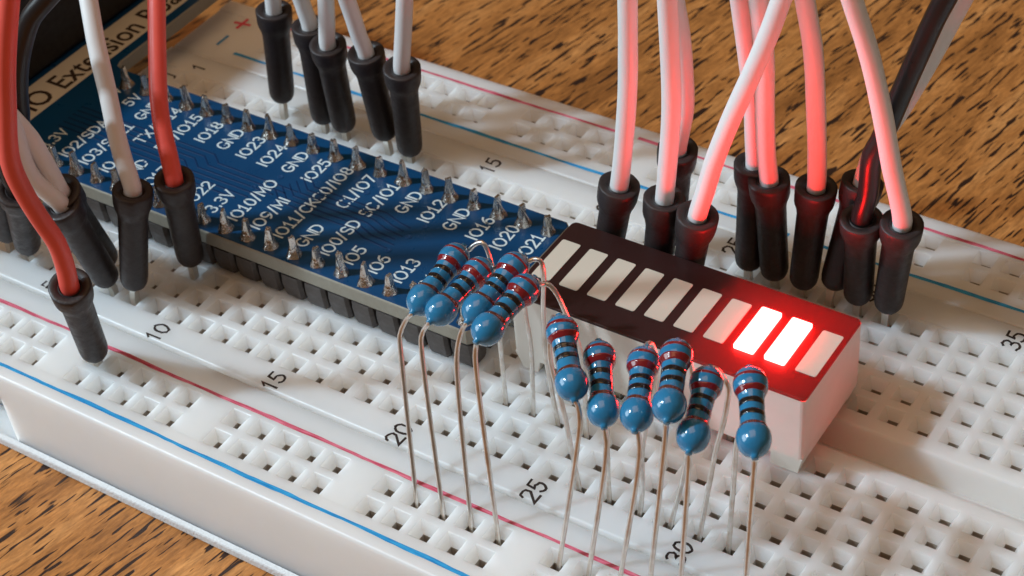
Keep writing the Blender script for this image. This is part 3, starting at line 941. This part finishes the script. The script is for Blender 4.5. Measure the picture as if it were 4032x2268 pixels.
RESISTORS = [
    ([52.74, -0.76, 12.84], [52.72, 5.65, 13.93], [[52.08, -1.04, 11.93], [51.58, -1.59, 10.42], [51.95, -2.24, 9.04], [55.73, -7.49, -2.0]], [[52.96, 5.96, 13.53], [53.4, 6.41, 14.05], [54.15, 6.54, 14.56], [54.6, 6.5, 14.03], [55.03, 6.33, 12.3], [55.31, 6.05, 9.27], [55.47, 5.72, 5.56], [55.88, 5.08, -2.0]]),
    ([54.72, -1.27, 13.14], [55.37, 5.16, 13.87], [[54.11, -1.52, 12.22], [53.83, -1.8, 11.37], [54.11, -2.34, 10.09], [58.27, -7.49, -2.0]], [[55.79, 5.46, 13.28], [56.43, 5.92, 14.03], [57.24, 6.05, 14.47], [57.77, 5.99, 13.56], [58.01, 5.85, 11.42], [58.24, 5.7, 9.02], [58.53, 5.57, 6.81], [58.55, 5.34, 2.9], [58.42, 5.08, -2.0]]),
    ([58.14, -1.14, 14.5], [58.61, 5.25, 15.62], [[57.6, -1.39, 13.62], [57.37, -1.69, 12.72], [57.37, -2.33, 11.0], [60.81, -7.49, -2.0]], [[58.89, 5.55, 15.19], [59.12, 6.01, 15.19], [59.7, 6.13, 15.28], [59.96, 6.08, 14.59], [59.8, 5.82, 10.25], [59.83, 5.71, 8.57], [59.83, 5.59, 6.53], [60.13, 5.44, 3.95], [60.96, 5.08, -2.0]]),
    ([60.39, -3.17, 15.21], [60.8, 3.28, 15.84], [[60.13, -3.29, 14.62], [60.09, -3.51, 13.74], [60.33, -3.93, 12.1], [63.35, -7.49, -2.0]], [[61.31, 3.58, 15.51], [61.37, 4.04, 15.24], [61.78, 4.18, 15.13], [62.38, 4.23, 14.33], [62.83, 4.32, 12.97], [63.45, 4.42, 11.19], [63.81, 4.54, 9.15], [63.9, 4.64, 7.32], [63.5, 5.08, -2.0]]),
    ([68.8, -4.06, 14.11], [64.78, 0.81, 15.62], [[69.16, -4.22, 13.59], [69.45, -4.52, 12.43], [69.39, -5.12, 9.75], [68.43, -7.49, -2.0]], [[64.22, 1.12, 15.33], [63.73, 1.57, 14.91], [63.4, 1.65, 14.14], [63.27, 1.32, 10.86], [63.77, 1.07, 8.48], [64.14, 0.95, 7.43], [64.65, 0.72, 5.19], [66.04, 0.0, -2.0]]),
    ([71.16, -4.06, 12.64], [67.66, 1.23, 14.06], [[71.18, -4.15, 12.3], [71.53, -4.45, 11.28], [70.97, -7.49, -2.0]], [[67.49, 1.54, 14.19], [67.37, 1.99, 13.71], [67.49, 2.03, 13.0], [67.91, 1.4, 8.6], [68.28, 0.56, 2.38], [68.58, 0.0, -2.0]]),
    ([73.72, -4.06, 13.47], [71.16, 1.82, 14.51], [[73.83, -4.1, 13.35], [74.23, -4.45, 12.1], [73.51, -7.49, -2.0]], [[71.26, 2.12, 15.12], [71.25, 2.58, 14.73], [71.49, 2.58, 14.02], [71.62, 2.03, 10.88], [71.04, 1.09, 4.94], [71.29, 0.53, 1.57], [71.12, 0.0, -2.0]]),
    ([76.3, -4.06, 15.64], [73.78, 1.91, 16.26], [[76.25, -4.14, 15.27], [76.28, -4.48, 13.66], [76.05, -7.49, -2.0]], [[74.19, 2.21, 15.83], [74.18, 2.67, 14.84], [74.45, 2.6, 13.79], [74.77, 2.26, 12.04], [74.66, 1.99, 10.48], [74.73, 1.14, 5.6], [73.66, 0.0, -2.0]]),
    ([78.0, -4.06, 13.52], [76.19, 2.08, 14.65], [[77.96, -4.14, 13.19], [78.05, -4.39, 12.14], [78.59, -7.49, -2.0]], [[76.64, 2.39, 14.78], [76.93, 2.84, 13.68], [77.33, 2.8, 12.95], [77.38, 2.63, 12.17], [77.26, 2.21, 10.06], [76.93, 1.79, 7.81], [76.2, 0.0, -2.0]]),
    ([82.86, -4.06, 15.5], [79.65, 1.46, 16.67], [[82.94, -4.14, 15.15], [82.98, -4.34, 14.24], [83.67, -7.49, -2.0]], [[79.79, 1.77, 16.56], [80.08, 2.22, 15.94], [80.15, 2.24, 15.13], [79.89, 2.07, 13.84], [79.09, 1.76, 11.35], [78.64, 1.48, 9.14], [78.68, 1.21, 7.22], [78.74, 0.0, -2.0]]),
]

def between(a, b_, t):
    return Vector(a) * (1 - t) + Vector(b_) * t

RES_LABELS = [
    'leftmost of the blue resistors, lying tilted over the circuit board beside IO13',
    'tilted blue resistor second from the left, just above the board edge',
    'tilted blue resistor third from the left, behind the lowest tilted one',
    'lowest of the four tilted blue resistors, nearest the LED bar corner',
    'upright blue resistor with a worn black band, leaning left, first of the upright six',
    'upright blue resistor second from the left of the upright six',
    'upright blue resistor third from the left of the upright six',
    'upright blue resistor fourth of the upright six, the highest of them',
    'upright blue resistor leaning right, fifth of the upright six',
    'rightmost blue resistor, upright in front of the glowing segments',
]
BL = 6.5
def res_radius(d):
    """dog-bone outline of the lacquered body: distance from the front end -> radius"""
    pts = [(-0.50, 0.24), (-0.34, 0.27), (-0.22, 0.42), (-0.12, 0.62), (0.06, 0.86), (0.32, 1.08), (0.68, 1.22), (1.10, 1.27), (1.50, 1.22), (1.80, 1.06), (2.02, 0.95),
           (2.6, 0.90), (3.9, 0.90), (4.48, 0.95), (4.70, 1.06), (5.00, 1.22), (5.40, 1.27), (5.82, 1.22), (6.18, 1.08), (6.44, 0.86), (6.62, 0.62), (6.72, 0.42), (6.84, 0.27), (7.0, 0.24)]
    for (a, ra), (b_, rb) in zip(pts, pts[1:]):
        if a <= d <= b_:
            t = (d - a) / (b_ - a)
            return max(0.24, (ra + (rb - ra) * t) * 0.95)
    return 0.24
def body_profile(d0, d1, grow=0.0, n=6):
    return [(d0 + (d1 - d0) * i / n, res_radius(d0 + (d1 - d0) * i / n) + grow) for i in range(n + 1)]
BANDS = [(5.60, 5.92, 'band_red'), (4.50, 4.98, 'band_red'), (3.62, 4.06, 'band_black'), (2.72, 3.16, 'band_black'), (1.72, 2.06, 'band_brown')]

for i, (B0, T0, front, rear) in enumerate(RESISTORS):
    B0, T0 = Vector(B0), Vector(T0)
    ax = (T0 - B0).normalized()
    r = empty('resistor', front[-1][:2] + [0], RES_LABELS[i], 'resistor', 'blue resistors with colour bands')
    full = [(d, res_radius(d)) for d in (-0.50, -0.34, -0.22, -0.12, -0.04, 0.06, 0.18, 0.32, 0.50, 0.68, 0.88, 1.10, 1.30, 1.50, 1.66, 1.80, 2.02, 2.6, 3.25, 3.9, 4.48, 4.70, 4.84, 5.0, 5.2, 5.4, 5.6, 5.82, 6.0, 6.18, 6.32, 6.44, 6.54, 6.62, 6.72, 6.84, 7.0)]
    v_, f_ = lathe_vf(B0, ax, full, 28)
    body = mesh_obj('body', v_, f_, 'resistor_blue', r, smooth=True, origin=tuple(B0))
    rr = random.Random(i)
    for d0, d1, mat in BANDS:
        s_ = rr.uniform(-.07, .07)
        e0, e1 = rr.uniform(-.04, .04), rr.uniform(-.04, .05)
        a0, a1 = d0 + s_ + e0, d1 + s_ + e1
        ds = [a0] + [a0 + 0.02 + (a1 - a0 - 0.04) * q / 4 for q in range(5)] + [a1]
        v_, f_ = lathe_vf(B0, ax, [(d, 1.0) for d in ds], 28)
        # the painted edge wanders round the body and the ring follows its outline
        ph, ph2 = rr.uniform(0, 6), rr.uniform(0, 6)
        for j in range(len(v_)):
            t = 2 * math.pi * (j % 28) / 28
            ring = j // 28
            d = ds[ring] + 0.05 * math.sin(t + ph) + 0.03 * math.sin(2 * t + ph2)
            d += (0.02 if ring > 3 else -0.02) * math.sin(5 * t + ph2)
            c_ = B0 + ax * ds[ring]
            rad = res_radius(d) + (-0.02 if ring in (0, 6) else 0.014)
            v_[j] = (v_[j] - c_) * rad + B0 + ax * d
        mesh_obj('band', v_, f_, mat, body, smooth=True, origin=tuple(B0 + ax * d0))
    for path, start, out in ((front, B0, -ax), (rear, T0, ax)):
        # the lead leaves the body along its axis
        pts = [start + out * -0.5, start + out * 0.35] + [Vector(q) for q in path]
        v_, f_ = tube_vf(smooth_path(pts, 0.45), 0.198, 10, 0.05, i)
        mesh_obj('lead', v_, f_, 'lead', r, smooth=True, sharp=60, origin=tuple(path[-1]))

# ================================================================ the jumper wires
JUMP_LABELS = {
    'F1': 'white jumper wire leftmost of the five plugs behind the blue board',
    'F2': 'white jumper wire with its plug half hidden behind the third of the five rear plugs',
    'F3': 'white jumper wire in the middle of the five plugs behind the blue board',
    'F4': 'white jumper wire fourth of the five rear plugs, leaning left',
    'F5': 'white jumper wire rightmost of the five plugs behind the blue board, beside number 15',
    'G1': 'white jumper wire at the left end of the LED bar, plug seen from above',
    'G2': 'white jumper wire second behind the LED bar, its plug touching the bent one',
    'G3': 'white jumper wire whose plug stands far behind the second LED bar plug',
    'G4': 'white jumper wire bending right across the others, plug close behind the LED bar',
    'G5': 'white jumper wire half hidden behind its neighbour, right of number 25',
    'G6': 'white jumper wire lit red, plug overlapping the one right of number 25',
    'G7': 'white jumper wire lit red, plug standing alone behind the glowing segments',
    'G8b': 'white jumper wire running behind the black one at the upper right',
    'G8': 'black jumper wire rising to the upper right beside the last red-lit wire',
    'G9': 'white jumper wire lit red, rightmost plug behind the LED bar',
    'L4': 'red jumper wire rising over the blue board, plug in front of its edge',
    'L3': 'white jumper wire rising over the dark board head, plug left of the red one',
    'L2': 'white jumper wire with a tilted plug beside the red wire at the left',
    'L2b': 'white jumper wire behind the tilted plug, nearest the board head',
    'L5': 'red jumper wire in the foreground curving down into the near power rail',
    'L1a': 'black jumper wire plugged in at the far left picture edge',
    'L1b': 'black jumper wire curving up in front of the white title band',
}
JUMP_GROUP = {'F': 'jumper wires plugged in behind the blue board', 'G': 'jumper wires plugged in behind the LED bar', 'L': 'jumper wires at the left end of the board'}
LIFT = {'F1': 1.6, 'F4': 1.5, 'G9': 1.3, 'G8': 1.2, 'G8b': 1.4, 'L4': 1.4, 'L2': 1.0, 'L3': 1.2, 'F2': 0.7, 'F3': 0.8, 'L1a': 1.6, 'L1b': 1.4}
for i, (key, colour, base_, top, path) in enumerate(JUMPERS):
    Bp, Tp = Vector(base_), Vector(top)
    ax = (Tp - Bp).normalized()
    Ln = (Tp - Bp).length
    b0 = LIFT.get(key, 0.55)
    jw = empty('jumper_wire', (Bp.x, Bp.y, 0), JUMP_LABELS[key], 'jumper wire', JUMP_GROUP[key[0]])
    L_ = Ln - b0
    prof = [(b0, 0.30), (b0 + 0.04, 0.55), (b0 + 0.16, 0.80), (b0 + 0.36, 1.00), (b0 + 0.66, 1.14), (b0 + 1.05, 1.21), (b0 + 1.6, 1.235),
            (b0 + L_ * 0.45, 1.26), (b0 + L_ * 0.74, 1.30), (b0 + L_ * 0.79, 1.40), (b0 + L_ * 0.835, 1.58), (b0 + L_ * 0.87, 1.66), (Ln - 0.45, 1.71), (Ln - 0.06, 1.71),
            (Ln - 0.01, 1.67), (Ln, 1.46), (Ln - 0.02, 1.20), (Ln - 0.14, 1.08), (Ln - 0.20, 0.98), (Ln - 0.12, 0.90), (Ln - 0.35, 0.80), (Ln - 0.7, 0.72)]
    v_, f_ = lathe_vf(Bp, ax, prof, 26, 0.012, i)
    for j in range(len(prof) - 8):                          # mould seam down both sides
        for q in (3, 16):
            c_ = Bp + ax * prof[j][0]
            v_[j * 26 + q] = c_ + (v_[j * 26 + q] - c_) * 1.035
    mesh_obj('plug', v_, f_, 'plug_plastic', jw, smooth=True, sharp=55, origin=tuple(Bp + ax * b0))
    x_, y_, a_ = frame_of(ax)
    pv_ = []
    for d in (b0 + 0.5, 0.0, -1.6, -2.6):
        w_ = 0.30 if d > -2 else 0.12
        tip = Bp + (ax * d if d > 0 else Vector((0, 0, d)))
        pv_ += [tip + x_ * sx * w_ + y_ * sy * w_ for sx, sy in ((-1, -1), (1, -1), (1, 1), (-1, 1))]
    pf_ = [(j * 4 + q, j * 4 + (q + 1) % 4, j * 4 + 4 + (q + 1) % 4, j * 4 + 4 + q) for j in range(3) for q in range(4)] + [(0, 1, 2, 3), (12, 13, 14, 15)]
    mesh_obj('pin', pv_, pf_, 'pin_metal', jw, origin=tuple(Bp))
    pts = [Tp - ax * 1.2, Tp + ax * 0.25]
    for q in path:
        q = Vector(q)
        if q.z > pts[-1].z + 0.7 and (q - Tp).length > 1.2:
            pts.append(q)
    if len(pts) < 3:
        pts.append(pts[-1] + ax * 2)
    d_ = (pts[-1] - pts[-2]).normalized()
    pts.append(pts[-1] + d_ * 9)
    pts.append(pts[-1] + (d_ + Vector((0, 0, 0.25))).normalized() * 16)
    rad = 0.84 if colour == 'black' else 0.77
    v_, f_ = tube_vf(smooth_path(pts, 0.8), rad, 18, 0.015, i)
    mesh_obj('insulation', v_, f_, 'wire_' + colour, jw, smooth=True, sharp=60, origin=tuple(Tp))
